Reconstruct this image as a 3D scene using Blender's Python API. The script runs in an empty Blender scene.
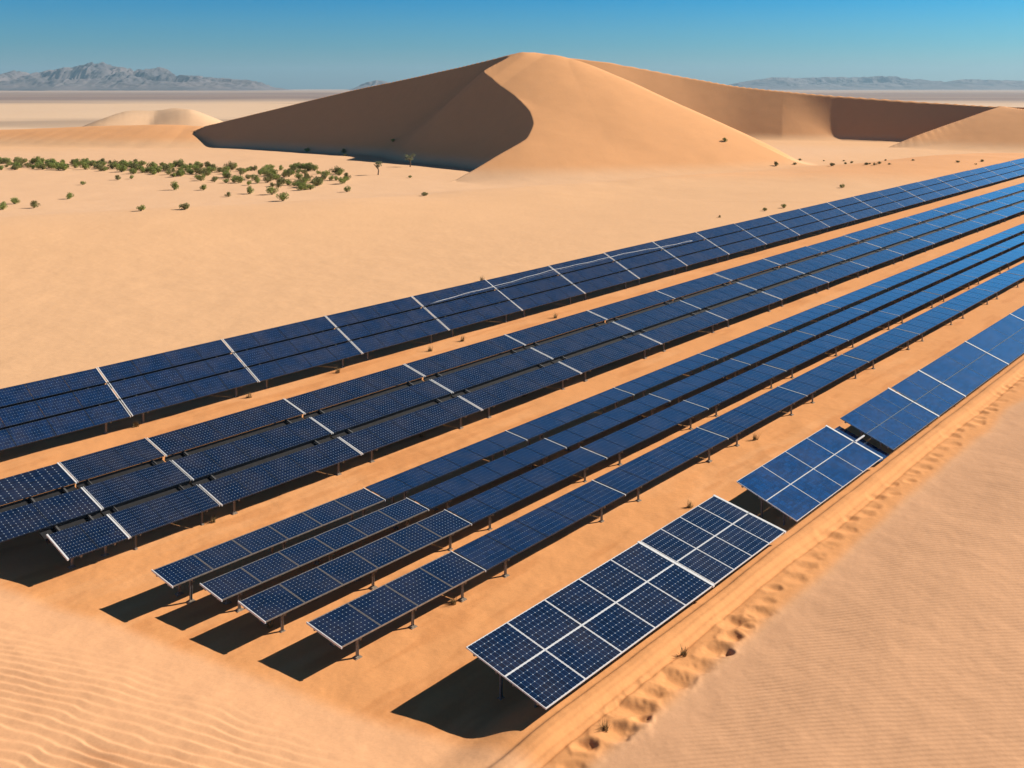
import bpy, bmesh, math, random
import numpy as np
from mathutils import Vector, Matrix, Euler

random.seed(7)
scene = bpy.context.scene
COL = scene.collection
H, F, HY, CX = 18.0, 1000.0, 88.0, 512.0      # camera height, focal length in pixels, horizon row
R = math.radians

# ------------------------------------------------------------------ helpers
def P(px, py, D):
    """point seen at a photo pixel, at depth D (m)"""
    return ((px - CX) / F * D, D, H - (py - HY) * D / F)

DX = 0.888 / math.hypot(0.888, 1); DY = 1 / math.hypot(0.888, 1)   # direction of the panel rows
ROWANG = math.atan2(DY, DX)
def world(a, s):
    """a = distance along the rows, s = distance across them"""
    return (a * DX + s * DY, a * DY - s * DX)

def hash2(ix, iy, seed):
    n = (ix.astype(np.int64) * 374761393 + iy.astype(np.int64) * 668265263 + seed * 974634777) & 0xFFFFFFFF
    n = ((n ^ (n >> 13)) * 1274126177) & 0xFFFFFFFF
    n = n ^ (n >> 16)
    return (n & 0xFFFF) / 65535.0
def vnoise(x, y, seed=0):
    ix = np.floor(x); iy = np.floor(y); fx = x - ix; fy = y - iy
    fx = fx * fx * fx * (fx * (fx * 6 - 15) + 10); fy = fy * fy * fy * (fy * (fy * 6 - 15) + 10)
    a = hash2(ix, iy, seed); b = hash2(ix + 1, iy, seed); c = hash2(ix, iy + 1, seed); d = hash2(ix + 1, iy + 1, seed)
    return (a + (b - a) * fx) * (1 - fy) + (c + (d - c) * fx) * fy
def fbm(x, y, seed=0, octv=4, gain=.5):
    t = 0; amp = 1; tot = 0
    for i in range(octv):
        t = t + amp * (vnoise(x * 2 ** i + i * 17.3, y * 2 ** i - i * 9.1, seed + i) * 2 - 1); tot += amp; amp *= gain
    return t / tot
def sstep(a, b, x):
    t = np.clip((x - a) / (b - a), 0, 1); return t * t * (3 - 2 * t)

def link(name, mesh, mat=None, parent=None):
    o = bpy.data.objects.new(name, mesh); COL.objects.link(o)
    if mat is not None and not mesh.materials: mesh.materials.append(mat)
    if parent is not None: o.parent = parent
    return o
def tag(o, label=None, cat=None, group=None, kind=None):
    if label: o['label'] = label
    if cat: o['category'] = cat
    if group: o['group'] = group
    if kind: o['kind'] = kind
    return o
def empty(name, loc=(0, 0, 0), rot=(0, 0, 0)):
    o = bpy.data.objects.new(name, None); COL.objects.link(o); o.empty_display_size = .3
    o.location = loc; o.rotation_euler = rot; return o
def children(o): return [c for c in ALLCH.get(o.name, [])]
def box(bm, lo, hi, M=None):
    vs = [bm.verts.new((x, y, z)) for x in (lo[0], hi[0]) for y in (lo[1], hi[1]) for z in (lo[2], hi[2])]
    for f in ((0, 1, 3, 2), (4, 6, 7, 5), (0, 4, 5, 1), (2, 3, 7, 6), (0, 2, 6, 4), (1, 5, 7, 3)):
        bm.faces.new([vs[i] for i in f])
    if M is not None:
        for v in vs: v.co = M @ v.co
    return vs
def tube(bm, pts, r, seg=8):
    rings = []
    for i, p in enumerate(pts):
        p = Vector(p); q = Vector(pts[min(i + 1, len(pts) - 1)]) - Vector(pts[max(i - 1, 0)]); q.normalize()
        u = q.cross(Vector((0, 0, 1)) if abs(q.z) < .9 else Vector((1, 0, 0))).normalized(); v = q.cross(u)
        rr = r[i] if isinstance(r, (list, tuple)) else r
        rings.append([bm.verts.new(p + (u * math.cos(2 * math.pi * k / seg) + v * math.sin(2 * math.pi * k / seg)) * rr) for k in range(seg)])
    for a, b in zip(rings, rings[1:]):
        for k in range(seg): bm.faces.new((a[k], a[(k + 1) % seg], b[(k + 1) % seg], b[k]))
    bm.faces.new(rings[0][::-1]); bm.faces.new(rings[-1])
def tomesh(bm, name, mat, smooth=False):
    bmesh.ops.recalc_face_normals(bm, faces=bm.faces[:])
    m = bpy.data.meshes.new(name); bm.to_mesh(m); bm.free()
    if mat is not None: m.materials.append(mat)
    if smooth: m.polygons.foreach_set('use_smooth', [True] * len(m.polygons))
    return m

# ------------------------------------------------------------------ materials
def mat(name, base=(.5, .5, .5), rough=.6, metal=0.0):
    m = bpy.data.materials.new(name); m.use_nodes = True
    b = m.node_tree.nodes['Principled BSDF']
    b.inputs['Base Color'].default_value = (*base, 1); b.inputs['Roughness'].default_value = rough; b.inputs['Metallic'].default_value = metal
    return m, m.node_tree, b
def nd(nt, t, **kw):
    n = nt.nodes.new(t)
    for k, v in kw.items(): setattr(n, k, v)
    return n
def noisy(name, c1, c2, scale, rough=.6, metal=0., bump=0., detail=4):
    m, nt, b = mat(name, c1, rough, metal)
    tc = nd(nt, 'ShaderNodeTexCoord'); n = nd(nt, 'ShaderNodeTexNoise'); n.inputs['Scale'].default_value = scale; n.inputs['Detail'].default_value = detail
    mx = nd(nt, 'ShaderNodeMix', data_type='RGBA'); mx.inputs[6].default_value = (*c1, 1); mx.inputs[7].default_value = (*c2, 1)
    rp = nd(nt, 'ShaderNodeMapRange'); rp.inputs[1].default_value = .35; rp.inputs[2].default_value = .65
    nt.links.new(tc.outputs['Object'], n.inputs['Vector']); nt.links.new(n.outputs['Fac'], rp.inputs[0]); nt.links.new(rp.outputs[0], mx.inputs[0])
    nt.links.new(mx.outputs[2], b.inputs['Base Color'])
    if bump:
        bp = nd(nt, 'ShaderNodeBump'); bp.inputs['Strength'].default_value = bump; bp.inputs['Distance'].default_value = .05
        nt.links.new(n.outputs['Fac'], bp.inputs['Height']); nt.links.new(bp.outputs[0], b.inputs['Normal'])
    return m

def sand_material():
    m, nt, b = mat('sand', (.6, .36, .17), .95)
    b.inputs['Specular IOR Level'].default_value = .15
    L = nt.links.new
    tc = nd(nt, 'ShaderNodeTexCoord'); at = nd(nt, 'ShaderNodeAttribute', attribute_name='tint')
    rip = nd(nt, 'ShaderNodeAttribute', attribute_name='ripple')
    # colour: tint x fine grain x broad mottling
    n1 = nd(nt, 'ShaderNodeTexNoise'); n1.inputs['Scale'].default_value = .35; n1.inputs['Detail'].default_value = 6
    n2 = nd(nt, 'ShaderNodeTexNoise'); n2.inputs['Scale'].default_value = 9.; n2.inputs['Detail'].default_value = 5; n2.inputs['Roughness'].default_value = .7
    for n in (n1, n2): L(tc.outputs['Object'], n.inputs['Vector'])
    r1 = nd(nt, 'ShaderNodeMapRange'); r1.inputs[3].default_value = .96; r1.inputs[4].default_value = 1.04; L(n1.outputs['Fac'], r1.inputs[0])
    r2 = nd(nt, 'ShaderNodeMapRange'); r2.inputs[3].default_value = .88; r2.inputs[4].default_value = 1.12; L(n2.outputs['Fac'], r2.inputs[0])
    mu = nd(nt, 'ShaderNodeMath', operation='MULTIPLY'); L(r1.outputs[0], mu.inputs[0]); L(r2.outputs[0], mu.inputs[1])
    vm = nd(nt, 'ShaderNodeVectorMath', operation='SCALE'); L(at.outputs['Color'], vm.inputs[0]); L(mu.outputs[0], vm.inputs['Scale'])
    L(vm.outputs[0], b.inputs['Base Color'])
    # fine wind ripples (right-hand sheet)
    mp = nd(nt, 'ShaderNodeMapping'); mp.inputs['Rotation'].default_value = (0, 0, R(86)); L(tc.outputs['Object'], mp.inputs['Vector'])
    wv = nd(nt, 'ShaderNodeTexWave'); wv.inputs['Scale'].default_value = 1.75; wv.inputs['Distortion'].default_value = 2.6
    wv.inputs['Detail'].default_value = 3; wv.inputs['Detail Scale'].default_value = .55; L(mp.outputs[0], wv.inputs['Vector'])
    w1 = nd(nt, 'ShaderNodeMath', operation='MULTIPLY'); L(wv.outputs['Fac'], w1.inputs[0]); L(rip.outputs['Fac'], w1.inputs[1])
    b1 = nd(nt, 'ShaderNodeBump'); b1.inputs['Strength'].default_value = .5; b1.inputs['Distance'].default_value = .03; L(w1.outputs[0], b1.inputs['Height'])
    n3 = nd(nt, 'ShaderNodeTexNoise'); n3.inputs['Scale'].default_value = 1.6; n3.inputs['Detail'].default_value = 7; L(tc.outputs['Object'], n3.inputs['Vector'])
    b2 = nd(nt, 'ShaderNodeBump'); b2.inputs['Strength'].default_value = .25; b2.inputs['Distance'].default_value = .12
    L(n3.outputs['Fac'], b2.inputs['Height']); L(b1.outputs[0], b2.inputs['Normal']); L(b2.outputs[0], b.inputs['Normal'])
    return m
M_sand = sand_material()

def module_material(name, nx, ny, cell, line, lw, dot, rough):
    """dark silicon cells behind glass: thin bus lines and pale diamonds where four cells meet (UV in cells)"""
    m, nt, b = mat(name, cell, rough)
    L = nt.links.new
    uv = nd(nt, 'ShaderNodeUVMap', uv_map='uv'); sp = nd(nt, 'ShaderNodeSeparateXYZ'); L(uv.outputs[0], sp.inputs[0])
    def edge(out, n):
        a = nd(nt, 'ShaderNodeMath', operation='MULTIPLY'); a.inputs[1].default_value = n; L(out, a.inputs[0])
        f = nd(nt, 'ShaderNodeMath', operation='FRACT'); L(a.outputs[0], f.inputs[0])
        s = nd(nt, 'ShaderNodeMath', operation='SUBTRACT'); s.inputs[1].default_value = .5; L(f.outputs[0], s.inputs[0])
        ab = nd(nt, 'ShaderNodeMath', operation='ABSOLUTE'); L(s.outputs[0], ab.inputs[0])
        e = nd(nt, 'ShaderNodeMath', operation='SUBTRACT'); e.inputs[0].default_value = .5; L(ab.outputs[0], e.inputs[1])
        return e.outputs[0], a.outputs[0]
    ex, ax = edge(sp.outputs[0], nx); ey, ay = edge(sp.outputs[1], ny)
    mn = nd(nt, 'ShaderNodeMath', operation='MINIMUM'); L(ex, mn.inputs[0]); L(ey, mn.inputs[1])
    lt = nd(nt, 'ShaderNodeMath', operation='LESS_THAN'); L(mn.outputs[0], lt.inputs[0]); lt.inputs[1].default_value = lw
    sm = nd(nt, 'ShaderNodeMath', operation='ADD'); L(ex, sm.inputs[0]); L(ey, sm.inputs[1])
    l2 = nd(nt, 'ShaderNodeMath', operation='LESS_THAN'); L(sm.outputs[0], l2.inputs[0]); l2.inputs[1].default_value = dot
    # cell to cell variation
    cb = nd(nt, 'ShaderNodeCombineXYZ')
    fx = nd(nt, 'ShaderNodeMath', operation='FLOOR'); L(ax, fx.inputs[0]); fy = nd(nt, 'ShaderNodeMath', operation='FLOOR'); L(ay, fy.inputs[0])
    oi = nd(nt, 'ShaderNodeObjectInfo'); L(fx.outputs[0], cb.inputs[0]); L(fy.outputs[0], cb.inputs[1])
    rz = nd(nt, 'ShaderNodeMath', operation='MULTIPLY'); rz.inputs[1].default_value = 100; L(oi.outputs['Random'], rz.inputs[0]); L(rz.outputs[0], cb.inputs[2])
    wn = nd(nt, 'ShaderNodeTexWhiteNoise'); L(cb.outputs[0], wn.inputs['Vector'])
    hs = nd(nt, 'ShaderNodeMix', data_type='RGBA'); hs.inputs[6].default_value = (*[c * .75 for c in cell], 1); hs.inputs[7].default_value = (*[c * 1.3 for c in cell], 1)
    L(wn.outputs[0], hs.inputs[0])
    m1 = nd(nt, 'ShaderNodeMix', data_type='RGBA'); L(lt.outputs[0], m1.inputs[0]); L(hs.outputs[2], m1.inputs[6]); m1.inputs[7].default_value = (*line, 1)
    m2 = nd(nt, 'ShaderNodeMix', data_type='RGBA'); L(l2.outputs[0], m2.inputs[0]); L(m1.outputs[2], m2.inputs[6]); m2.inputs[7].default_value = (.62, .68, .74, 1)
    # thin dust film
    tc = nd(nt, 'ShaderNodeTexCoord'); gn = nd(nt, 'ShaderNodeNewGeometry')
    dn = nd(nt, 'ShaderNodeTexNoise'); dn.inputs['Scale'].default_value = .8; dn.inputs['Detail'].default_value = 5; L(gn.outputs['Position'], dn.inputs['Vector'])
    dr = nd(nt, 'ShaderNodeMapRange'); dr.inputs[1].default_value = .4; dr.inputs[2].default_value = .8; dr.inputs[3].default_value = 0; dr.inputs[4].default_value = .06; L(dn.outputs['Fac'], dr.inputs[0])
    m3 = nd(nt, 'ShaderNodeMix', data_type='RGBA'); L(dr.outputs[0], m3.inputs[0]); L(m2.outputs[2], m3.inputs[6]); m3.inputs[7].default_value = (.5, .36, .22, 1)
    L(m3.outputs[2], b.inputs['Base Color'])
    b.inputs['Coat Weight'].default_value = 1; b.inputs['Coat Roughness'].default_value = .06; b.inputs['Coat IOR'].default_value = 1.9
    b.inputs['Specular IOR Level'].default_value = .8
    return m
CELL = (.0025, .013, .046)
M_mod_front = module_material('silicon_module_large_cells', 10, 7, CELL, (.05, .12, .24), .03, .11, .24)
M_mod_small = module_material('silicon_module_small_cells', 10, 9, CELL, (.025, .06, .12), .035, .10, .27)
M_mod_plain = module_material('silicon_module_plain', 6, 12, (.004, .055, .19), (.015, .035, .07), .03, .0, .24)  # brighter blue cells: sky reflection put into the base colour
M_mod_fine = module_material('silicon_module_fine_cells', 14, 6, (.003, .022, .08), (.022, .05, .10), .06, .06, .27)  # cell blue lifted moderately, standing in for reflected sky
M_dkframe = noisy('dark_blue_frame', (.03, .045, .08), (.02, .03, .055), 5, .4, .3)
M_alu = noisy('pale_aluminium', (.80, .80, .79), (.70, .70, .69), 6, .4, .0)
M_thin = noisy('thin_grey_frame', (.22, .30, .38), (.16, .22, .30), 6, .4, .3)
M_edge = noisy('anodised_edge', (.42, .37, .32), (.30, .27, .24), 5, .45, .6)
M_steel = noisy('galvanised_steel', (.30, .30, .30), (.20, .19, .18), 14, .5, .7)
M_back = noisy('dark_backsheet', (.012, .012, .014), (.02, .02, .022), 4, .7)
M_conc = noisy('sandy_concrete', (.34, .27, .20), (.24, .19, .14), 9, .9, 0, .5)
M_leaf = noisy('dusty_green_leaves', (.30, .35, .075), (.17, .215, .04), 3, .8)
M_leaf2 = noisy('olive_leaves', (.27, .26, .08), (.14, .14, .04), 3, .85)
M_stem = noisy('dry_bark', (.16, .11, .07), (.09, .06, .04), 8, .9)
M_dry = noisy('dry_straw', (.30, .22, .09), (.14, .11, .04), 6, .9)
M_rock = noisy('mountain_rock', (.20, .16, .15), (.09, .08, .085), .003, .95)
M_cable = noisy('white_cable_sheath', (.75, .75, .74), (.6, .6, .6), 5, .5)

# ------------------------------------------------------------------ terrain
def dense(pts, step=.8, smooth=5):
    pts = np.array(pts, float); seg = np.sqrt(((pts[1:, :2] - pts[:-1, :2]) ** 2).sum(1)); t = np.concatenate([[0], np.cumsum(seg)])
    n = max(int(t[-1] / step), 4); u = np.linspace(0, t[-1], n)
    q = np.stack([np.interp(u, t, pts[:, k]) for k in range(3)], 1)
    if smooth > 1:
        k = int(smooth / step) | 1; ker = np.hanning(k + 2)[1:-1]; ker /= ker.sum()
        for c in range(3):
            pad = np.concatenate([2 * q[0, c] - q[1:k // 2 + 1, c][::-1], q[:, c], 2 * q[-1, c] - q[-k // 2:-1, c][::-1]])
            q[:, c] = np.convolve(pad, ker, 'same')[k // 2:k // 2 + n] if len(pad) >= n + k - 1 else q[:, c]
    return q
def cones(x, y, q, fn, slope=None, dec=3):
    """height of the sand that lies at a given slope away from a crest line (exact distance to each segment)"""
    q = q[np.unique(np.concatenate([np.arange(0, len(q), dec), [len(q) - 1]]))]
    out = np.full(x.shape, -1e3)
    for i in range(len(q) - 1):
        a, b = q[i], q[i + 1]; vx, vy, vz = b - a; L2 = vx * vx + vy * vy + 1e-9
        t = np.clip(((x - a[0]) * vx + (y - a[1]) * vy) / L2, 0, 1)
        d = np.hypot(x - a[0] - t * vx, y - a[1] - t * vy)
        k = fn(d) if slope is None else d * (slope(a[0]) * (1 - t) + slope(b[0]) * t)
        np.maximum(out, a[2] + t * vz - k, out=out)
    return out
def side(x, y, q, dist=False):
    best = np.full(x.shape, 1e9); sg = np.zeros(x.shape)
    for a, b in zip(q[:-1], q[1:]):
        vx, vy = b[0] - a[0], b[1] - a[1]; L2 = vx * vx + vy * vy
        t = np.clip(((x - a[0]) * vx + (y - a[1]) * vy) / L2, 0, 1)
        dx = x - a[0] - t * vx; dy = y - a[1] - t * vy; d = dx * dx + dy * dy
        m = d < best; best = np.where(m, d, best); sg = np.where(m, np.sign(vx * dy - vy * dx), sg)
    return (sg, np.sqrt(best)) if dist else sg
ridge_left = dense([P(205, 126, 319), P(280, 107.5, 308), P(350, 90.5, 297), P(420, 76, 287), P(480, 62.5, 279), P(522, 53, 275)], .8, 7)
arm = dense([P(522, 53, 275), P(500, 63, 268), P(482, 72, 261), P(497, 86, 251), P(515, 100, 241), P(530, 117, 230), P(534, 132, 222), P(527, 150, 213), P(500, 168, 205), P(440, 184, 188.5)], .8, 6)
main_crest = np.concatenate([ridge_left, arm])
back_ridge = dense([P(545, 57, 400), P(560, 57, 400), P(600, 60.5, 398), P(632, 66.5, 396), P(690, 78, 388), P(740, 87, 378), P(815, 94, 362), P(870, 98, 352), P(940, 103, 340), P(1005, 107, 326)], 1.0, 30)
spur = dense([P(535, 52.5, 277), P(552, 54, 275), P(575, 62, 270), P(600, 74, 263), P(619, 85, 258), P(650, 105, 249), P(677, 125, 243), P(710, 146, 236), P(747, 165, 228)], 1.5, 12)
arm_r = dense([P(1003, 107, 326), P(975, 116, 320), P(945, 125, 314), P(915, 136, 307), P(890, 146, 302)], 1., 5)
crest_r = np.concatenate([back_ridge[::1], arm_r])
out_right = dense([P(1003, 107, 326), P(1060, 108, 314), P(1140, 118, 300)], 2, 12)
low_left = dense([P(-160, 134, 345), P(0, 130, 338), P(100, 126, 334), P(170, 124, 332), P(208, 127, 330)], 2, 20)
mini = dense([P(90, 126, 425), P(104, 119, 430), P(125, 111, 440), P(160, 108.5, 450), P(188, 107.5, 446), P(198, 116, 440)], 2, 6)
ridge_mid = np.array([(-170, 112), (-62, 121), (-33, 137), (-12, 150), (12, 165), (46, 190), (78, 214), (110, 235)], float)

def rise(a): return .0115 * np.clip(a - 25, 0, 190)
def noise_sm(x, y, s, seed): return fbm(x / s, y / s, seed, 3)

TRAIL = []
rt = random.Random(3)
aa = 17.5
while aa < 75:
    k = 1.0 if aa < 40 else .8
    TRAIL.append((aa, -16.15 + rt.uniform(-.28, .28) - .012 * (aa - 20), rt.uniform(.22, .40) * k, rt.uniform(.05, .095) * (1 if aa < 30 else .6)))
    if rt.random() < .3 and aa < 34: TRAIL.append((aa + rt.uniform(-.3, .3), -15.7 + rt.uniform(-.25, .3), rt.uniform(.10, .2), rt.uniform(.04, .1)))
    aa += rt.uniform(.7, 1.15)

def terrain(x, y, full=True):
    a = x * DX + y * DY; s = x * DY - y * DX
    r = np.hypot(x, y)
    z = rise(a) * (1 - sstep(215, 330, r)) * (1 - sstep(-75, -120, s) * .0)
    # basin behind the array stays low
    z = z * (1 - sstep(-62, -92, s))
    fieldm = (1 - sstep(90, 160, r))
    z = z + .05 * noise_sm(x, y, 3.2, 5) * fieldm + .02 * noise_sm(x, y, .9, 6) * (1 - sstep(45, 80, r))
    # very wide undulation of the open desert
    z = z + .22 * noise_sm(x, y, 45, 11) * sstep(-64, -100, s) + 2.0 * noise_sm(x, y, 260, 12) * sstep(360, 700, r)
    # long soft dune just behind the array
    best = np.full(x.shape, 1e9); hh = np.zeros(x.shape)
    for p, q in zip(ridge_mid[:-1], ridge_mid[1:]):
        v = q - p; t = np.clip(((x - p[0]) * v[0] + (y - p[1]) * v[1]) / (v @ v), 0, 1)
        dx = x - p[0] - t * v[0]; dy = y - p[1] - t * v[1]; d = np.hypot(dx, dy) * np.where(v[0] * dy - v[1] * dx > 0, 1, -1)
        m = np.abs(d) < np.abs(best); best = np.where(m, d, best)
    prof = np.where(best > 0, np.exp(-(best / 13) ** 2), np.exp(-(best / 26) ** 2))
    z = z + 2.3 * prof * (.85 + .3 * noise_sm(x, y, 40, 21))
    # mound in the left foreground
    q = (x + 19) * -.47 + (y - 37) * -.88 + .35 * noise_sm(x, y, 6, 31)
    md = np.where(q > 0, .20 * q * q / (q + 1.1), 0) ; md = np.minimum(md, 3.2 - 0 * q) ; md = np.where(q > 0, 3.2 * (1 - np.exp(-md / 3.2)), 0)
    md = md * sstep(-8.5, -13.5, s + .0 * a)
    z = z + md
    # bank along the low edge of the front row, and the sheet of sand to its right
    st = sstep(16, 21, a)
    bank = .42 * sstep(-19.4, -17.9, s) * (1 - .12 * sstep(-17.1, -16.75, s))
    z = z + bank * st + .16 * (sstep(-17.75, -17.5, s) * (1 - sstep(-17.3, -16.8, s))) * st
    for (sc, wd, dp) in ((-17.02, .06, .05), (-16.78, .05, .045), (-17.25, .05, .02)):
        z = z - dp * np.exp(-((s - sc - .05 * np.sin(a * .35)) / wd) ** 2) * st
    z = z + .25 * sstep(-15.5, -11, s) * st
    if full:
        # footprints: scooped pits with a soft rim
        near = (s > -17.4) & (s < -14.4) & (a > 15) & (a < 78)
        xa = a[near]; xs = s[near]; dz = np.zeros(xa.shape); WN = .55 * fbm(xa / .45, xs / .45, 77, 3)
        for (pa, ps, pr, dp) in TRAIL:
            da = (xa - pa); ds = (xs - ps) - .25 * da; d = np.sqrt((da / 1.3) ** 2 + ds ** 2) / pr + WN
            dz += -dp * (1 + .8 * da / pr) .clip(0, 1.25) * np.exp(-np.abs(d) ** 3) + dp * .35 * np.exp(-((d - 1.4) / .45) ** 2)
        z[near] += dz
        # sand ripples of the mound, as relief
        m = (md > .02) & (r < 60)
        xx = x[m]; yy = y[m]
        w = fbm(xx / 3.2, yy / 3.2, 41, 3) * .42 + fbm(xx / .9, yy / .9, 44, 2) * .07
        u = (xx * .30 + yy * .954) + w
        ph = u / .40; ph = ph - np.floor(ph); saw = np.where(ph < .7, ph / .7, (1 - ph) / .3)
        amp = .115 * sstep(.12, .9, md[m]) * (.55 + .6 * fbm(xx / 2.5, yy / 2.5, 51, 2))
        z[m] += saw * amp
        # big dune group
        m = (r > 150) & (r < 520) & (np.abs(x) < 330)
        xx = x[m]; yy = y[m]; g = z[m]
        def smax(p, q, k):
            h = np.clip(.5 + .5 * (p - q) / k, 0, 1); return q + (p - q) * h + k * h * (1 - h)
        def near_dune(x_, y_):
            up = int(len(arm) * .45)
            zw = smax(cones(x_, y_, arm[up:], lambda d: .285 * d), cones(x_, y_, arm[:up + 1], lambda d: .37 * d), 1.5)
            zw = np.maximum(zw, cones(x_, y_, ridge_left, lambda d: .37 * d))
            zz = smax(cones(x_, y_, spur, lambda d: .36 * d * d / (d + 5)), zw, 2.2)
            sg, ds = side(x_, y_, spur, True)
            return zz - np.where(sg > 0, .34 * ds * ds / (ds + 6), 0) * sstep(3, 22, x_)
        def far_dune(x_, y_):
            zb = cones(x_, y_, back_ridge, lambda d: .60 * d, None, 1)
            zb = np.maximum(zb, cones(x_, y_, arm_r, lambda d: .33 * d))
            return smax(zb, cones(x_, y_, out_right, lambda d: .30 * d * d / (d + 8)), 1.)
        def lift(q, fn):
            q = q.copy(); q[:, 2] = np.maximum(q[:, 2], fn(q[:, 0], q[:, 1])); return q
        lee = math.tan(R(42))
        sd, dd = side(xx, yy, main_crest, True); sr, dr_ = side(xx, yy, crest_r, True)
        nd_ = near_dune(xx, yy); fm_ = (xx > -40) & (yy > 215); fd = np.full(xx.shape, -1e3); fd[fm_] = far_dune(xx[fm_], yy[fm_])
        qn = lift(main_crest, near_dune); qf = lift(crest_r, far_dune)
        nd_ = np.where((sd < 0) & (xx < 12) & ~((xx > 2.5) & (yy > 262)), np.minimum(nd_, smax(cones(xx, yy, qn[:len(ridge_left)], lambda d: lee * d), cones(xx, yy, qn[len(ridge_left):], lambda d: lee * d), 6.)), nd_)
        sl = lambda X: float(.585 + (lee - .585) * sstep(98, 120, np.array(X)))
        lf = np.full(xx.shape, 1e3); lf[fm_] = cones(xx[fm_], yy[fm_], qf, None, sl, 1)
        fd = np.where(sr < 0, np.minimum(fd, lf), fd)
        top = smax(nd_, fd, .8)
        kk = .15 + 2.1 * sstep(0, 14, np.minimum(dd, dr_))
        kk = np.where((sd < 0) & (xx < 5), .15 + .5 * sstep(4, 14, dd), kk)
        out = smax(top, g, kk)
        out = smax(out, cones(xx, yy, low_left, lambda d: .26 * d * d / (d + 9)), .8)
        zm = cones(xx, yy, mini, lambda d: .46 * d * d / (d + 2.5), None, 1)
        out = np.maximum(out, np.where(yy > 395, zm, -99))
        out += .10 * fbm(xx / 9, yy / 9, 61, 3)
        z[m] = out
    return z
LEE_SIGN = -1

def build_terrain():
    az = np.concatenate([np.linspace(-180, -75, 30, endpoint=False), np.linspace(-75, -31, 160, endpoint=False), np.linspace(-31, 31, 1120, endpoint=False),
                         np.linspace(31, 75, 160, endpoint=False), np.linspace(75, 180, 30, endpoint=False)])
    az = np.radians(az)
    rr = [0.6, 2, 4, 6, 8]; v = 10.
    while v < 15: rr.append(v); v *= 1.006
    while v < 24: rr.append(v); v *= 1.0028
    while v < 75: rr.append(v); v *= 1.0021
    while v < 180: rr.append(v); v *= 1.0034
    while v < 400: rr.append(v); v *= 1.0022
    while v < 3000: rr.append(v); v *= 1.014
    while v < 15000: rr.append(v); v *= 1.06
    rr = np.array(rr)
    A, RR = np.meshgrid(az, rr)
    X = np.sin(A) * RR; Y = np.cos(A) * RR
    x = X.ravel(); y = Y.ravel()
    z = terrain(x, y)
    nr, nc = A.shape
    co = np.stack([x, y, z], 1)
    i = np.arange(nr - 1)[:, None] * nc; j = np.arange(nc)[None, :]; j2 = (j + 1) % nc
    quads = np.stack([i + j, i + nc + j, i + nc + j2, i + j2], -1).reshape(-1, 4)[:, ::-1]
    nv = len(co)
    co = np.concatenate([co, [[0, 0, float(z[:nc].mean())]]])
    tris = np.stack([np.full(nc, nv), j2[0], j[0]], 1)
    me = bpy.data.meshes.new('desert_ground')
    me.vertices.add(nv + 1); me.vertices.foreach_set('co', co.ravel())
    nl = len(quads) * 4 + len(tris) * 3
    me.loops.add(nl); me.loops.foreach_set('vertex_index', np.concatenate([quads.ravel(), tris.ravel()]).astype(np.int32))
    me.polygons.add(len(quads) + len(tris))
    st = np.concatenate([np.arange(len(quads)) * 4, len(quads) * 4 + np.arange(len(tris)) * 3]).astype(np.int32)
    me.polygons.foreach_set('loop_start', st)
    me.polygons.foreach_set('use_smooth', np.ones(len(st), bool))
    me.update(calc_edges=True); me.validate()
    # ---- real sand colours by place
    a = x * DX + y * DY; s = x * DY - y * DX; r = np.hypot(x, y)
    base = np.array([.79, .465, .245])          # pale open sand
    field = np.array([.75, .33, .118])         # churned orange sand between the rows
    right = np.array([.67, .365, .195])
    basin = np.array([.80, .49, .28])
    dune = np.array([.80, .40, .175])
    col = np.repeat(base[None], len(x), 0)
    def mix(c, k):
        nonlocal col
        k = np.clip(k, 0, 1)[:, None]; col = col * (1 - k) + np.array(c)[None] * k
    nz = noise_sm(x, y, 5, 71)
    mix(field, sstep(-60, -57.5, s + .6 * nz) * (1 - sstep(-15.8, -15.2, s + .3 * nz)) * (1 - sstep(150, 260, r)) * .9)
    lane = sstep(-60, -57.5, s) * (1 - sstep(-19.4, -18.8, s)) * (1 - sstep(90, 140, r))
    mix((.80, .40, .175), lane * sstep(.05, .45, fbm(a / 7, s / 1.1, 201, 4)) * .55)
    mix((.60, .24, .08), lane * sstep(.1, .5, fbm(a / 4, s / .7, 207, 4)) * .45)
    mix(right, sstep(-16.0, -15.2, s + .3 * nz) * (1 - sstep(150, 250, r)))
    q = (x + 19) * -.47 + (y - 37) * -.88 + .35 * noise_sm(x, y, 6, 31)
    mix((.74, .395, .20), sstep(0, .8, q) * sstep(-8.5, -13.5, s))
    mix(basin, sstep(118, 160, r) * (1 - sstep(300, 340, r)) * sstep(-95, -125, s))
    mix(dune, sstep(.5, 3, z) * sstep(170, 200, r) * (1 - sstep(400, 430, r)))
    # far plain: pale playa, then scrub-covered grey-brown flats
    mix((.74, .52, .34), sstep(400, 520, r))
    nb = fbm(x / 900, y / 160, 81, 3) + .0 * x
    mix((.42, .30, .21), sstep(430, 560, r) * sstep(.12, .4, nb) * .8)
    mix((.40, .30, .24), sstep(1150, 1500, r) * .75)
    mix((.25, .19, .17), sstep(1300, 1900, r) * (1 - sstep(3200, 5200, r)) * (.75 + .25 * nb))
    col = np.concatenate([col, base[None]])
    ca = me.attributes.new('tint', 'FLOAT_COLOR', 'POINT')
    ca.data.foreach_set('color', np.concatenate([col, np.ones((nv + 1, 1))], 1).ravel().astype(np.float32))
    ra = me.attributes.new('ripple', 'FLOAT', 'POINT')
    rip = sstep(-15.2, -13.5, s) * (1 - sstep(50, 75, r)) * (.75 + .5 * noise_sm(x, y, 7, 91)) 
    ra.data.foreach_set('value', np.concatenate([rip, [0]]).astype(np.float32))
    me.materials.append(M_sand)
    o = link('ground', me); tag(o, 'orange desert sand with ripples, footprints and a large curved dune', None, None, 'structure')
    return o
build_terrain()
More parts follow.
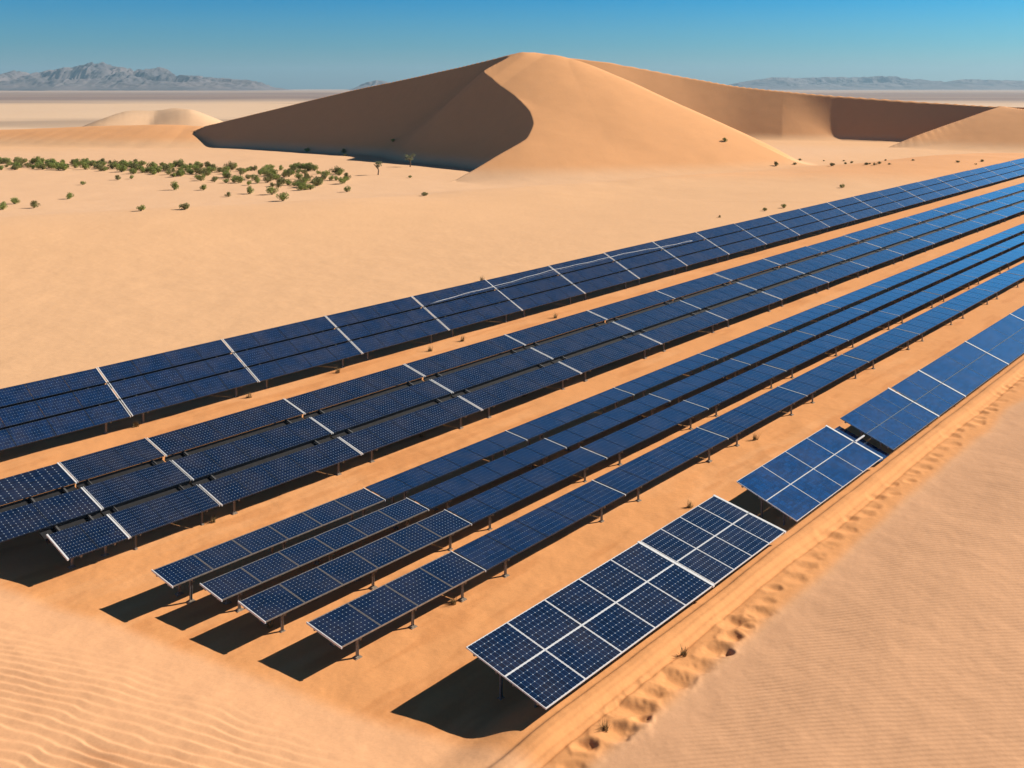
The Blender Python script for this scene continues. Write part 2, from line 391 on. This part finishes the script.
def gz(x, y):
    """ground height without small relief"""
    return float(terrain(np.array([x], float), np.array([y], float), False)[0])
def gzf(x, y): return float(terrain(np.array([x], float), np.array([y], float), True)[0])

# ------------------------------------------------------------------ mountains
def mountains(name, prof, D, depth, seed, nx, label, rough):
    """prof: list of (px, py) skyline points; a ridge relief with real depth"""
    px = np.array([p[0] for p in prof], float); py = np.array([p[1] for p in prof], float)
    X = np.linspace((px[0] - CX) / F * D, (px[-1] - CX) / F * D, nx); ny = 90
    sky = np.interp(X / D * F + CX, px, (HY - py) * D / F + H)
    V = np.linspace(-1, 1, ny)
    XX, VV = np.meshgrid(X, V)
    YY = D + VV * depth
    rid = 1 - np.abs(fbm(XX / rough, YY / rough, seed, 6, .58)) * 2.1
    rid2 = 1 - np.abs(fbm(XX / (rough * .35), YY / (rough * .5), seed + 9, 4, .6)) * 2
    shape = np.clip(1 - np.abs(VV) ** 1.15, 0, 1)
    Z = sky[None] * (shape * (.42 + .50 * rid + .16 * rid2)) * (1 + .0 * VV)
    mx = Z.max(0); Z = Z * (.35 + .65 * (sky / np.maximum(mx, 1)))[None]
    edge = np.minimum(np.arange(nx), np.arange(nx)[::-1]) / 12.; Z *= np.clip(edge, 0, 1)[None]
    Z -= 6 * (np.abs(VV) > .98)
    co = np.stack([XX, YY, Z], -1).reshape(-1, 3)
    i = np.arange(ny - 1)[:, None] * nx; j = np.arange(nx - 1)[None]
    qd = np.stack([i + j, i + j + 1, i + nx + j + 1, i + nx + j], -1).reshape(-1, 4)
    me = bpy.data.meshes.new(name); me.from_pydata(co.tolist(), [], qd.tolist()); me.update()
    me.materials.append(M_rock)
    return tag(link(name, me), label, None, None, 'structure')
mountains('mountain_range', [(-330, 84), (-200, 76), (-90, 79), (-30, 80), (0, 77), (18, 70), (28, 77), (45, 70), (72, 67), (85, 64), (98, 61), (112, 66), (128, 68), (146, 69), (160, 67), (172, 72), (190, 74), (205, 75), (222, 78), (240, 79), (262, 82), (275, 87)],
          8000, 950, 5, 420, 'jagged rocky grey blue mountain range on the left horizon', 420)
mountains('far_hills', [(352, 87), (366, 82), (378, 79), (386, 81), (396, 87)], 9500, 500, 15, 60, 'tiny pale blue hill behind the slope of the dark dune', 500)
mountains('far_hills', [(715, 87), (748, 81), (775, 77), (800, 78), (835, 76.5), (850, 77), (880, 75), (905, 78), (935, 80), (960, 79), (1000, 80), (1040, 81), (1130, 77), (1230, 86)],
          11500, 1200, 25, 300, 'faint blue hills along the right horizon', 800)

# ------------------------------------------------------------------ solar tables
def module_mesh(name, L, W, m, th=.035):
    """one framed module, local origin at its low left corner, x along the row, y up the slope"""
    bm = bmesh.new(); uvl = bm.loops.layers.uv.new('uv')
    fr = .022
    vs = [bm.verts.new(p) for p in ((fr, fr, 0), (L - fr, fr, 0), (L - fr, W - fr, 0), (fr, W - fr, 0))]
    f = bm.faces.new(vs)
    for lp, uv in zip(f.loops, ((0, 0), (1, 0), (1, 1), (0, 1))): lp[uvl].uv = uv
    f.material_index = 0
    f2 = bm.faces.new([bm.verts.new((v.co.x, v.co.y, -.006)) for v in reversed(vs)]); f2.material_index = 1
    me = bpy.data.meshes.new(name); bm.to_mesh(me); bm.free()
    me.materials.append(m); me.materials.append(M_back)
    return me
def frame_mesh(name, L, W, th=.04, fr=.024, mt=None):
    bm = bmesh.new(); t = .004
    box(bm, (0, 0, -th), (L, fr, t)); box(bm, (0, W - fr, -th), (L, W, t))
    box(bm, (0, fr, -th), (fr, W - fr, t)); box(bm, (L - fr, fr, -th), (L, W - fr, t))
    return tomesh(bm, name, mt or M_edge)
MESH = {}
def get(key, fn):
    if key not in MESH: MESH[key] = fn()
    return MESH[key]

def make_table(name, tiers, n, mat_mod, z0, tilt, post_a, seg_rail=.032, frame_mat=None, rails=(True, True), post_s=None, braces=True, frw=.024):
    """tiers: list of (s offset from low edge in slope metres, width, start x, length).  Local x along the row, y away from the low edge."""
    root = empty(name)
    T = Matrix.Translation((0, 0, z0)) @ Matrix.Rotation(tilt, 4, 'X')
    ct, snt = math.cos(tilt), math.sin(tilt)
    def put(o, x, v, w=0):
        p = T @ Vector((x, v, w)); o.location = p; o.rotation_euler = (tilt, 0, 0)
    for (v0, W, x0, L) in tiers:
        ml = L / n
        for k in range(n):
            mk = ('m', round(ml, 3), round(W, 3), mat_mod.name); fk = ('f', round(ml, 3), round(W, 3), frw, (frame_mat or M_edge).name)
            o = link('module', get(mk, lambda: module_mesh('module', ml - .012, W, mat_mod)), None, root); put(o, x0 + k * ml + .006, v0)
            fo = link('module_frame', get(fk, lambda: frame_mesh('module_frame', ml - .012, W, fr=frw, mt=frame_mat)), None, o)
        # pale end rails
        for e, on in zip((0, 1), rails):
            if not on: continue
            rk = ('r', round(W, 3), seg_rail)
            def rail():
                bm = bmesh.new(); box(bm, (-seg_rail / 2, -.03, -.05), (seg_rail / 2, W + .03, .014)); return tomesh(bm, 'end_rail', M_alu)
            o = link('end_rail', get(rk, rail), None, root)
            put(o, x0 + (seg_rail / 2 + .002 if e == 0 else L - seg_rail / 2 - .002), v0, .004)
    vmax = max(t[0] + t[1] for t in tiers); xa = min(t[2] for t in tiers); xb = max(t[2] + t[3] for t in tiers)
    # dark strips added under the tier gaps so these read as black shade
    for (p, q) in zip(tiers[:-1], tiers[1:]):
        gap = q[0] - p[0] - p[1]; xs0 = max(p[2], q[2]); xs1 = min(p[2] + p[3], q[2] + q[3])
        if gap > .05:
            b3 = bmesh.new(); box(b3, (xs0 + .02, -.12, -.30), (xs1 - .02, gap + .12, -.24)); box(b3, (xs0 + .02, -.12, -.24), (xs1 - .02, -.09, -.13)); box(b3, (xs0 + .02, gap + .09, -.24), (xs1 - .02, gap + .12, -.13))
            o = link('gap_shade_strip', tomesh(b3, 'gap_shade_strip', M_back), None, root); put(o, 0, p[0] + p[1])
    # purlins under the modules
    vs = []
    for (v0, W, x0, L) in tiers: vs += [(v0 + W * .22, x0, L), (v0 + W * .8, x0, L)]
    for (v, x0, L) in vs:
        bm = bmesh.new(); box(bm, (x0 + .03, -.03, -.12), (x0 + L - .03, .03, -.042))
        o = link('purlin', get(('p', round(x0, 2), round(L, 2)), lambda: tomesh(bm, 'purlin', M_steel)) if ('p', round(x0, 2), round(L, 2)) in MESH or True else None, None, root)
        put(o, 0, v)
    # posts with footings
    for pa in post_a:
        # raking beam tying the posts
        def beam():
            b2 = bmesh.new(); box(b2, (-.035, .1, -.20), (.035, vmax - .08, -.122)); return tomesh(b2, 'cross_beam', M_steel)
        o = link('cross_beam', get(('b', round(vmax, 2)), beam), None, root); put(o, pa, 0)
        for pv in (post_s or (.16 * vmax, .84 * vmax)):
            zt = z0 + pv * snt - .19 * ct; y = pv * ct + .19 * snt
            def post():
                b2 = bmesh.new(); h = zt + .35
                box(b2, (-.045, -.03, -.35), (-.033, .03, zt)); box(b2, (.033, -.03, -.35), (.045, .03, zt)); box(b2, (-.033, -.006, -.35), (.033, .006, zt))
                return tomesh(b2, 'post', M_steel)
            po = link('post', get(('po', round(zt, 2)), post), None, root); po.location = (pa, y, 0)
            def foot():
                b2 = bmesh.new()
                for (lo, hi) in (((-.13, -.11, -.3), (.13, .11, .02)), ((-.09, -.075, .02), (.09, .075, .05))): box(b2, lo, hi)
                bmesh.ops.bevel(b2, geom=b2.edges[:], offset=.012, segments=1)
                return tomesh(b2, 'footing', M_conc)
            link('footing', get(('ft',), foot), None, po)
    return root

KIDS = None
def copy_tree(o, parent=None):
    c = o.copy(); COL.objects.link(c)
    if parent is not None: c.parent = parent
    for ch in KIDS_OF(o): copy_tree(ch, c)
    return c
_cache = {}
def KIDS_OF(o):
    if o.name not in _cache: _cache[o.name] = [c for c in list(COL.objects) if c.parent == o]
    return _cache[o.name]

ORD = ['first', 'second', 'third', 'fourth', 'fifth', 'sixth', 'seventh', 'eighth', 'ninth', 'tenth', 'eleventh', 'twelfth', 'thirteenth', 'fourteenth', 'fifteenth', 'sixteenth',
       'seventeenth', 'eighteenth', 'nineteenth', 'twentieth', 'twenty-first', 'twenty-second', 'twenty-third', 'twenty-fourth', 'twenty-fifth', 'twenty-sixth', 'twenty-seventh',
       'twenty-eighth', 'twenty-ninth', 'thirtieth', 'thirty-first', 'thirty-second', 'thirty-third', 'thirty-fourth', 'thirty-fifth', 'thirty-sixth', 'thirty-seventh', 'thirty-eighth']
rp = random.Random(5)
def place(root, a, s_lo, sx=1., dz=0.):
    x, y = world(a, s_lo); g0 = rise(a); g1 = rise(a + 8)
    root.location = (x, y, float(g0) + dz); root.rotation_euler = (rp.uniform(-.006, .006), -math.atan((g1 - g0) / 8), ROWANG); root.scale = (sx, 1, 1)

def row_of(proto, starts, lens, L0, s_lo, label_fn, group, dz=0., jit=.012):
    rj = random.Random(int(abs(s_lo) * 100))
    for i, (a, l) in enumerate(zip(starts, lens)):
        o = proto if i == 0 else copy_tree(proto)
        place(o, a, s_lo + rj.uniform(-.02, .02), (l - .09) / L0, dz + rj.uniform(-jit, jit))
        tag(o, label_fn(i), 'solar array', group)

# band A (rearmost, three tiers, steep)
LA = 7.8
tA = math.radians(25.4); wA = 4.22
protoA = make_table('solar_table', [(0, 1.32, 0, LA), (1.46, 1.32, 0, LA), (2.92, 1.30, 0, LA)], 4, M_mod_fine, .8, tA, (1.0, LA - 1.0), post_s=(.7, 3.5), seg_rail=.032, frame_mat=M_dkframe, frw=.014)
st = [10.4 + LA * k for k in range(0, 38)]
row_of(protoA, st, [LA] * len(st), LA, -49.7, lambda i: 'steep three-tier navy table in the rearmost band, ' + ORD[i] + ' from its left end', 'tables of the rearmost band of solar panels')
# band B (three tiers)
LB = 8.0
tB = math.radians(12.2)
protoB0 = make_table('solar_table', [(0, 1.75, 1.6, 2.4), (2.25, 1.75, 0, 4.0), (4.5, 1.72, -2.2, 6.2)], 2, M_mod_small, .8, tB, (2.2, 3.5), post_s=(.9, 5.2), seg_rail=.06, frame_mat=M_dkframe, frw=.014)
place(protoB0, 14.9, -36.37); tag(protoB0, 'short stepped end table of the second band, cut by the left picture edge', 'solar array', 'tables of the second band of solar panels')
protoB = make_table('solar_table', [(0, 1.75, 0, LB), (2.25, 1.75, 0, LB), (4.5, 1.72, 0, LB)], 5, M_mod_small, .8, tB, (1.0, LB - 1.0), post_s=(.5, 5.6), seg_rail=.032, frame_mat=M_dkframe, frw=.014)
st = [18.95, 22.9, 30.4]; ln = [3.95, 7.5, 8.2]
a0 = 38.6
while a0 < 225: st.append(a0); ln.append(8.6); a0 += 8.6
row_of(protoB, st, ln, LB, -36.37, lambda i: 'low three-tier navy table in the second band from the back, ' + ORD[i + 1] + ' from its left end', 'tables of the second band of solar panels')
# four single strips C1 C2 D E
def strip(s_lo, a0, first, pitch, w, zlo, zhi, n1, n2, label, group, aend=175., marks=True, posts1=None):
    tl = math.asin((zhi - zlo) / w); t2 = tl = R(5.2)
    p1 = make_table('solar_table', [(0, w, 0, first)], n1, M_mod_small, zlo, tl, posts1 or (.9, first * .5, first - .9), seg_rail=.03, post_s=(.28, w - .3), frame_mat=M_edge)
    row_of(p1, [a0], [first], first, s_lo, lambda i: 'first table at the left end of ' + label, group)
    p2 = make_table('solar_table', [(0, w, 0, pitch)], n2, M_mod_fine, zlo, t2, (1.3, pitch - 1.3), seg_rail=.045, post_s=(.28, w - .3), frame_mat=M_dkframe, frw=.014, rails=(False, True))
    st = []; a = a0 + first
    while a < aend: st.append(a); a += pitch
    row_of(p2, st, [pitch] * len(st), pitch, s_lo, lambda i: ORD[i + 1] + ' table from the left in ' + label, group)
G = 'single-strip solar tables in the middle of the field'
strip(-31.42, 17.85, 9.7, 9.0, 1.36, .95, .93, 6, 6, 'the uppermost of the four narrow strips', G)
strip(-29.62, 18.65, 9.7, 9.0, 1.32, .78, .90, 6, 6, 'the second from top of the four narrow strips', G)
strip(-27.35, 18.8, 9.7, 9.0, 1.50, .80, .90, 6, 6, 'the third from top of the four narrow strips', G)
strip(-24.36, 19.5, 6.6, 8.6, 1.72, .80, .94, 4, 5, 'the lowest of the four narrow strips', G)

# front row: big two-tier tables, each with its own label
def front(a, s_lo, L, n, z0, w, label, rails=(False, True), tl=4.1, posts=None, mt=None, frw=.03, rot=0., fm=None):
    hw = w / 2 - .004
    t = make_table('solar_table', [(0, hw, 0, L), (hw + .008, hw, 0, L)], n, mt or M_mod_front, z0, R(tl), posts or (.55, L * .5, L - .8), seg_rail=.12, frame_mat=fm or M_alu, rails=rails, post_s=(.8, w - .95), frw=frw)
    place(t, a, s_lo); t.rotation_euler.z += rot
    tag(t, label, 'solar array', 'large two-tier solar tables of the front row')
    return t
ft1 = front(21.25, -17.62, 9.05, 5, .88, 3.12, 'nearest large table of the front row, white grid, casting shadow on its left', tl=10.2, frw=.022)
ft2 = front(30.36, -17.62, 5.3, 4, .88, 3.12, 'second large front-row table, joined to the nearest one by a bold white rail', tl=10.2, frw=.018)
ft3 = front(36.75, -17.68, 8.65, 4, .88, 2.78, 'mid-blue front-row table standing alone between two dark gaps', tl=18.5, mt=M_mod_plain, frw=.013)
ft4 = front(46.7, -17.66, 6.15, 4, .88, 2.72, 'front-row table right of the gap bridged by a white bracket', tl=20, mt=M_mod_plain, frw=.010, fm=M_thin)
labels = ['front-row table just right of the one beside the bracketed gap', 'pale blue front-row table, third from the right picture edge', 'pale blue front-row table, second from the right picture edge', 'pale blue front-row table cut by the right picture edge']
a0 = 52.95
for i, l in enumerate(labels):
    Lf = (4.1, 7.9, 9.4, 12.5)[i]
    front(a0, -17.66, Lf, 2, .88, 2.65, l, tl=21, mt=M_mod_plain, frw=.008, fm=M_thin); a0 += Lf + .08
# dark lowered module and white bracket in the gap of the third/fourth table
def extra(parent, a_off, L):
    ml = module_mesh('module', L, 2.6, M_mod_plain); o = link('module', ml, None, parent); o.location = (a_off, .12, .62); o.rotation_euler = (R(18.5), 0, 0); o['label'] = 'dark lowered module in shade'
    bm = bmesh.new(); box(bm, (-.02, -.03, 0), (1.0, .03, .05)); b = link('bracket', tomesh(bm, 'bracket', M_alu), None, parent); b.location = (a_off - .05, 1.25, 1.31); b['label'] = 'white bracket bridging the gap'
extra(ft3, 8.7, 1.2)

# white cable lying on the rearmost band
def on_plane_A(a, v, lift=.03):
    y = v * math.cos(tA); z = .8 + v * math.sin(tA) + lift
    x0, y0 = world(a, -49.7 - y); return (x0, y0, z + float(rise(a)))
pts = []
for k in range(40):
    t = k / 39; a = 50.0 + 36 * t; pts.append(on_plane_A(a, 2.95 + .55 * math.sin(t * 3.0) + .05 * math.sin(t * 20), .05 + .02 * math.sin(k * 1.7)))
bm = bmesh.new(); tube(bm, pts, .014, 6)
tag(link('cable', tomesh(bm, 'cable', M_cable, True)), 'thin white cable running along the top tier of the rearmost band', 'cable')

# ------------------------------------------------------------------ plants
def leaf_cloud(bm, c, rad, n, size, rnd, flat=.8, mi=0):
    for _ in range(n):
        while True:
            p = Vector((rnd.uniform(-1, 1), rnd.uniform(-1, 1), rnd.uniform(-1, 1)))
            if .25 < p.length < 1: break
        p = Vector((p.x * rad, p.y * rad, p.z * rad * flat)) + Vector(c)
        q = Euler((rnd.uniform(0, 6.3), rnd.uniform(0, 6.3), rnd.uniform(0, 6.3))).to_matrix()
        s = size * rnd.uniform(.6, 1.4)
        f = bm.faces.new([bm.verts.new(p + q @ Vector(v)) for v in ((-s, 0, 0), (0, -s * .45, 0), (s, 0, 0), (0, s * .45, 0))]); f.material_index = mi
def shrub_mesh(seed, leafmat, hgt=1.0, spread=1.0, dens=1.0):
    rnd = random.Random(seed); bm = bmesh.new()
    n = rnd.randint(7, 10)
    for k in range(n):
        ang = rnd.uniform(0, 6.28); out = rnd.uniform(.15, .8) * spread; h = hgt * rnd.uniform(.55, 1.)
        tip = Vector((math.cos(ang) * out, math.sin(ang) * out, h * (1 - .35 * out)))
        f0 = len(bm.faces); tube(bm, [(0, 0, -.05), tuple(tip * .5 + Vector((0, 0, .1))), tuple(tip)], [.035, .022, .01], 4)
        bm.faces.ensure_lookup_table()
        for f in bm.faces[f0:]: f.material_index = 1
        leaf_cloud(bm, tip * .85, .36 * spread, int(70 * dens), .075, rnd)
        leaf_cloud(bm, tip * .5, .28 * spread, int(25 * dens), .07, rnd)
    me = bpy.data.meshes.new('shrub'); bm.to_mesh(me); bm.free(); me.materials.append(leafmat); me.materials.append(M_stem); return me
SHR = [shrub_mesh(k, M_leaf if k % 3 else M_leaf2) for k in range(7)]
OLV = [shrub_mesh(k + 50, M_leaf2, .8, 1.1) for k in range(3)]
def ground_at(px, py, z=0.4):
    """walk the view ray of a pixel to the ground"""
    lo, hi = 60., 500.
    D = np.linspace(70, 480, 900); x = (px - CX) / F * D; zr = H - (py - HY) * D / F
    zt = terrain(x.copy(), D.copy(), True); k = np.argmax(zt > zr) if (zt > zr).any() else len(D) - 1
    return float(x[k]), float(D[k]), float(zt[k])
def shrub(px, py, wpx, label, group=None, mesh=None, rnd=random, name='shrub', cat='shrub'):
    x, y, z = ground_at(px, py)
    o = link(name, mesh or rnd.choice(SHR)); s = wpx / F * y / 1.9
    o.location = (x, y, z - .03); o.scale = (s * rnd.uniform(.9, 1.1), s * rnd.uniform(.9, 1.1), s * rnd.uniform(.95, 1.35)); o.rotation_euler = (0, 0, rnd.uniform(0, 6.28))
    return tag(o, label, cat, group)
rs = random.Random(12)
# single shrubs with positions of their own
singles = [(34, 208, 12, 'round green shrub third from the left picture edge in the front of the basin'), (3, 210, 13, 'round green shrub touching the left picture edge'),
           (14, 204, 12, 'olive shrub just behind the one at the left picture edge'), (69, 199, 10, 'small olive shrub alone, right of the three at the left edge'),
           (141, 211, 10, 'small round shrub alone on the front of the basin, left of the taller lone one'), (185, 210, 11, 'taller lone shrub nearest the front of the basin'),
           (229, 197, 8, 'small lone shrub right of the tallest lone shrub'), (250, 194, 11, 'dark shrub left of the paired front shrubs'), (272, 195, 14, 'left shrub of the touching pair in front of the band'),
           (283, 201, 14, 'dark wide shrub, right one of the touching pair in front'), (317, 186, 13, 'wide low shrub right of the dense green band'), (342, 184, 12, 'green shrub standing behind its small dark neighbour near the dark dune'),
           (347, 192, 9, 'small dark shrub in front of a green one near the dark dune'), (424, 196, 8, 'small brown shrub below the tip of the dark dune face'), (410, 178, 4, 'tiny shrub by the foot of the pale slender tree'),
           (83, 185, 7, 'tiny brown shrub left in the open sand under the band'), (117, 180, 9, 'flat brown shrub under the middle left of the band'), (132, 179, 6, 'tiny shrub right of the flat brown one'),
           (174, 190, 12, 'dark shrub with forked crown in front of the band'), (204, 190, 9, 'leaning small shrub right of the forked dark one'),
           (776, 166, 7, 'dark round bush on the basin floor right of the bright dune'), (725, 142, 6, 'tiny bush on the foot of the right dune bowl'), (795, 165, 4, 'tiny olive bush right of the dark round bush'),
           (832, 166, 6, 'olive bush in the middle of the right basin'), (842, 188, 6, 'small bush just above the rearmost panels at right'), (784, 208, 6, 'small bush above the panels, right of its twin'), (765, 211, 5, 'small bush above the panels, left of its twin'),
           (866, 165, 5, 'olive bush right of the middle one in the right basin'), (720, 218, 4, 'tiny faint bush above the rearmost panels'),
           (307, 152, 6, 'dark bush in the shade of the dune, leftmost of three'), (344, 153, 7, 'larger dark bush in the shade of the dune, middle of three'), (393, 142, 5, 'small dark bush high on the shaded dune face')]
for (px, py, w, lb) in singles: shrub(px, py, w * 1.1, lb, None, None, rs)
shrub(345, 156, 5, 'tiny dark bush just below the middle one in the dune shade', None, None, rs)
# the dense band of shrubs
n = 0
while n < 265:
    px = rs.uniform(-8, 350); t = px / 350
    top = 162 + 9 * max(0, t) ; bot = 170 + 34 * max(0, (t - .25)) if t > .25 else 171
    if t > .92: bot = 186
    py = top + (bot - top) * rs.random() ** 1.5
    if t > .93 and rs.random() < .5: continue
    shrub(px, py, rs.uniform(6.5, 11) * (1 + .2 * t), 'small rounded green shrub packed in the dense band across the pale basin', 'shrubs of the dense green band', None, rs); n += 1
for k in range(15):
    px = rs.uniform(800, 985); py = 163 + rs.uniform(-2.5, 2.5)
    shrub(px, py, rs.uniform(2.5, 5), 'tiny olive bush in the thin line along the right basin', 'bushes in the thin line at right', rs.choice(OLV), rs)
# two pale slender trees by the dark dune
def little_tree(px, py, hpx, label, seed):
    x, y, z = ground_at(px, py); rnd = random.Random(seed); h = hpx / F * y
    root = empty('desert_tree', (x, y, z))
    bm = bmesh.new(); tube(bm, [(0, 0, -.2), (.04 * h, 0, h * .3), (-.02 * h, .03 * h, h * .6), (.02 * h, 0, h * .85)], [.05 * h, .04 * h, .03 * h, .012 * h], 7)
    for k in range(5):
        an = rnd.uniform(0, 6.28); tube(bm, [(0, 0, h * .4), (math.cos(an) * h * .2, math.sin(an) * h * .2, h * .65), (math.cos(an) * h * .34, math.sin(an) * h * .34, h * .8)], [.02 * h, .014 * h, .006 * h], 5)
    link('trunk', tomesh(bm, 'trunk', M_stem, True), None, root)
    bm = bmesh.new()
    for k in range(9):
        an = rnd.uniform(0, 6.28); rr = rnd.uniform(.05, .34) * h
        leaf_cloud(bm, (math.cos(an) * rr, math.sin(an) * rr, h * rnd.uniform(.6, .95)), h * .15, 60, h * .035, rnd)
    me = bpy.data.meshes.new('crown'); bm.to_mesh(me); bm.free(); me.materials.append(M_pale); link('crown', me, None, root)
    tag(root, label, 'tree')
M_pale = noisy('pale_green_leaves', (.30, .32, .17), (.12, .14, .06), 2, .8)
little_tree(378, 175, 14, 'wide pale-crowned little tree where the basin meets the dark dune', 3)
little_tree(410, 167, 13, 'slender pale little tree standing before the dark dune face', 4)
# dry tufts along the array
def tuft_mesh(seed):
    rnd = random.Random(seed); bm = bmesh.new()
    for k in range(46):
        an = rnd.uniform(0, 6.28); l = rnd.uniform(.12, .36); o = rnd.uniform(.1, .9)
        b = Vector((rnd.uniform(-.1, .1), rnd.uniform(-.1, .1), -.02)); tip = b + Vector((math.cos(an) * l * o, math.sin(an) * l * o, l)); w = Vector((-math.sin(an), math.cos(an), 0)) * .013
        bm.faces.new([bm.verts.new(p) for p in (b - w, b + w, tip)])
    me = bpy.data.meshes.new('dry_tuft'); bm.to_mesh(me); bm.free(); me.materials.append(M_dry); return me
TUF = [tuft_mesh(k) for k in range(3)]
tufts = [(136, 427, 'dry tuft below the first joint of the rearmost band'), (249, 398, 'dry tuft below the second joint of the rearmost band'), (463, 341, 'dry tuft in the sand lane under the rearmost band, left of centre'),
         (430, 351, 'dry tuft beside the shade of the rearmost band near its middle'), (555, 318, 'dry tuft in the sand lane where it narrows'), (338, 373, 'small dry tuft left of centre in the first sand lane'),
         (213, 523, 'dry tuft at a post foot below the second band'), (282, 483, 'dry tuft below a post of the second band'), (422, 437, 'green-brown tuft under the middle of the second band'),
         (524, 396, 'dry tuft under the second band, right of centre'), (270, 628, 'dry tuft at the end of the third narrow strip'), (408, 608, 'dry tuft behind a post of the lowest narrow strip'),
         (453, 604, 'dry tuft right of a post of the lowest narrow strip'), (755, 440, 'dry tuft beside the lowest strip, left of the mid-blue table'), (690, 508, 'dry tuft on the lane between lowest strip and front row'),
         (482, 281, 'yellow-green tuft on the open sand just behind the rearmost band'), (700, 577, 'dry tuft by the low edge of the front row'), (684, 655, 'tuft in a footprint pit near the middle of the trail'), (605, 731, 'dry tuft by the nearest footprints')]
for (px, py, lb) in tufts:
    lo = np.linspace(20, 130, 1500); zr = H - (py - HY) * lo / F; x = (px - CX) / F * lo
    zt = terrain(x.copy(), lo.copy(), True); k = int(np.argmax(zt > zr)); sc = .55 + (lo[k] / 90)
    o = link('dry_tuft', rs.choice(TUF)); o.location = (float(x[k]), float(lo[k]), float(zt[k])); o.scale = (sc,) * 3; o.rotation_euler = (0, 0, rs.uniform(0, 6)); tag(o, lb, 'dry plant')

# ------------------------------------------------------------------ air
bm = bmesh.new(); box(bm, (-15500, -400, -14), (15500, 15200, 330))
hz = link('haze', bpy.data.meshes.new('haze')); bm.to_mesh(hz.data); bm.free()
mh = bpy.data.materials.new('haze'); mh.use_nodes = True; nt = mh.node_tree; nt.nodes.clear()
out = nt.nodes.new('ShaderNodeOutputMaterial'); pv = nt.nodes.new('ShaderNodeVolumePrincipled')
pv.inputs['Color'].default_value = (.54, .82, 1.0, 1); pv.inputs['Density'].default_value = .00006; pv.inputs['Anisotropy'].default_value = .1
nt.links.new(pv.outputs[0], out.inputs['Volume']); hz.data.materials.append(mh); tag(hz, 'thin blue desert haze', None, None, 'stuff')

# ------------------------------------------------------------------ light, sky, camera
AZ, EL = 70.0, 32.0
w = bpy.data.worlds.new('World'); scene.world = w; w.use_nodes = True; nt = w.node_tree
bg = nt.nodes['Background']; sk = nt.nodes.new('ShaderNodeTexSky'); sk.sky_type = 'NISHITA'; sk.sun_disc = False
sk.sun_elevation = R(EL); sk.sun_rotation = R(AZ); sk.air_density = 1.0; sk.dust_density = 1.3; sk.ozone_density = 2.0; sk.altitude = 300
tintn = nt.nodes.new('ShaderNodeMix'); tintn.data_type = 'RGBA'; tintn.blend_type = 'MULTIPLY'; tintn.inputs[0].default_value = 1
tcw = nt.nodes.new('ShaderNodeTexCoord'); spw = nt.nodes.new('ShaderNodeSeparateXYZ'); nt.links.new(tcw.outputs['Generated'], spw.inputs[0])
rw = nt.nodes.new('ShaderNodeValToRGB'); nt.links.new(spw.outputs[2], rw.inputs[0])
el = rw.color_ramp.elements; el[0].position = 0.0; el[0].color = (.90, 1.35, 1.8, 1); el[1].position = 1.0; el[1].color = (.10, .14, .2, 1)
for ps, c in ((.04, (.34, 1.08, 1.65, 1)), (.09, (.0, .85, 1.62, 1)), (.20, (.18, 1.15, 2.05, 1)), (.35, (.13, .52, .92, 1)), (.6, (.09, .13, .21, 1))):
    e = el.new(ps); e.color = c
nt.links.new(rw.outputs[0], tintn.inputs[7])
nt.links.new(sk.outputs[0], tintn.inputs[6]); nt.links.new(tintn.outputs[2], bg.inputs[0]); bg.inputs[1].default_value = .05
sl = bpy.data.lights.new('sun', 'SUN'); sl.energy = 5.0; sl.angle = R(.53); sl.color = (1, .91, .79)
so = bpy.data.objects.new('sun', sl); COL.objects.link(so)
sd = Vector((math.sin(R(AZ)) * math.cos(R(EL)), math.cos(R(AZ)) * math.cos(R(EL)), math.sin(R(EL))))
so.rotation_euler = sd.to_track_quat('Z', 'Y').to_euler()
cam = bpy.data.cameras.new('camera'); co = bpy.data.objects.new('camera', cam); COL.objects.link(co); scene.camera = co
co.location = (0, 0, H); co.rotation_euler = (R(90), 0, 0); cam.sensor_width = 36; cam.lens = 36 * F / 1024
cam.shift_y = -(384 - HY) / 1024; cam.clip_start = .1; cam.clip_end = 40000
vs = scene.view_settings; vs.view_transform = 'Standard'; vs.look = 'None'; vs.exposure = .45; vs.gamma = 1
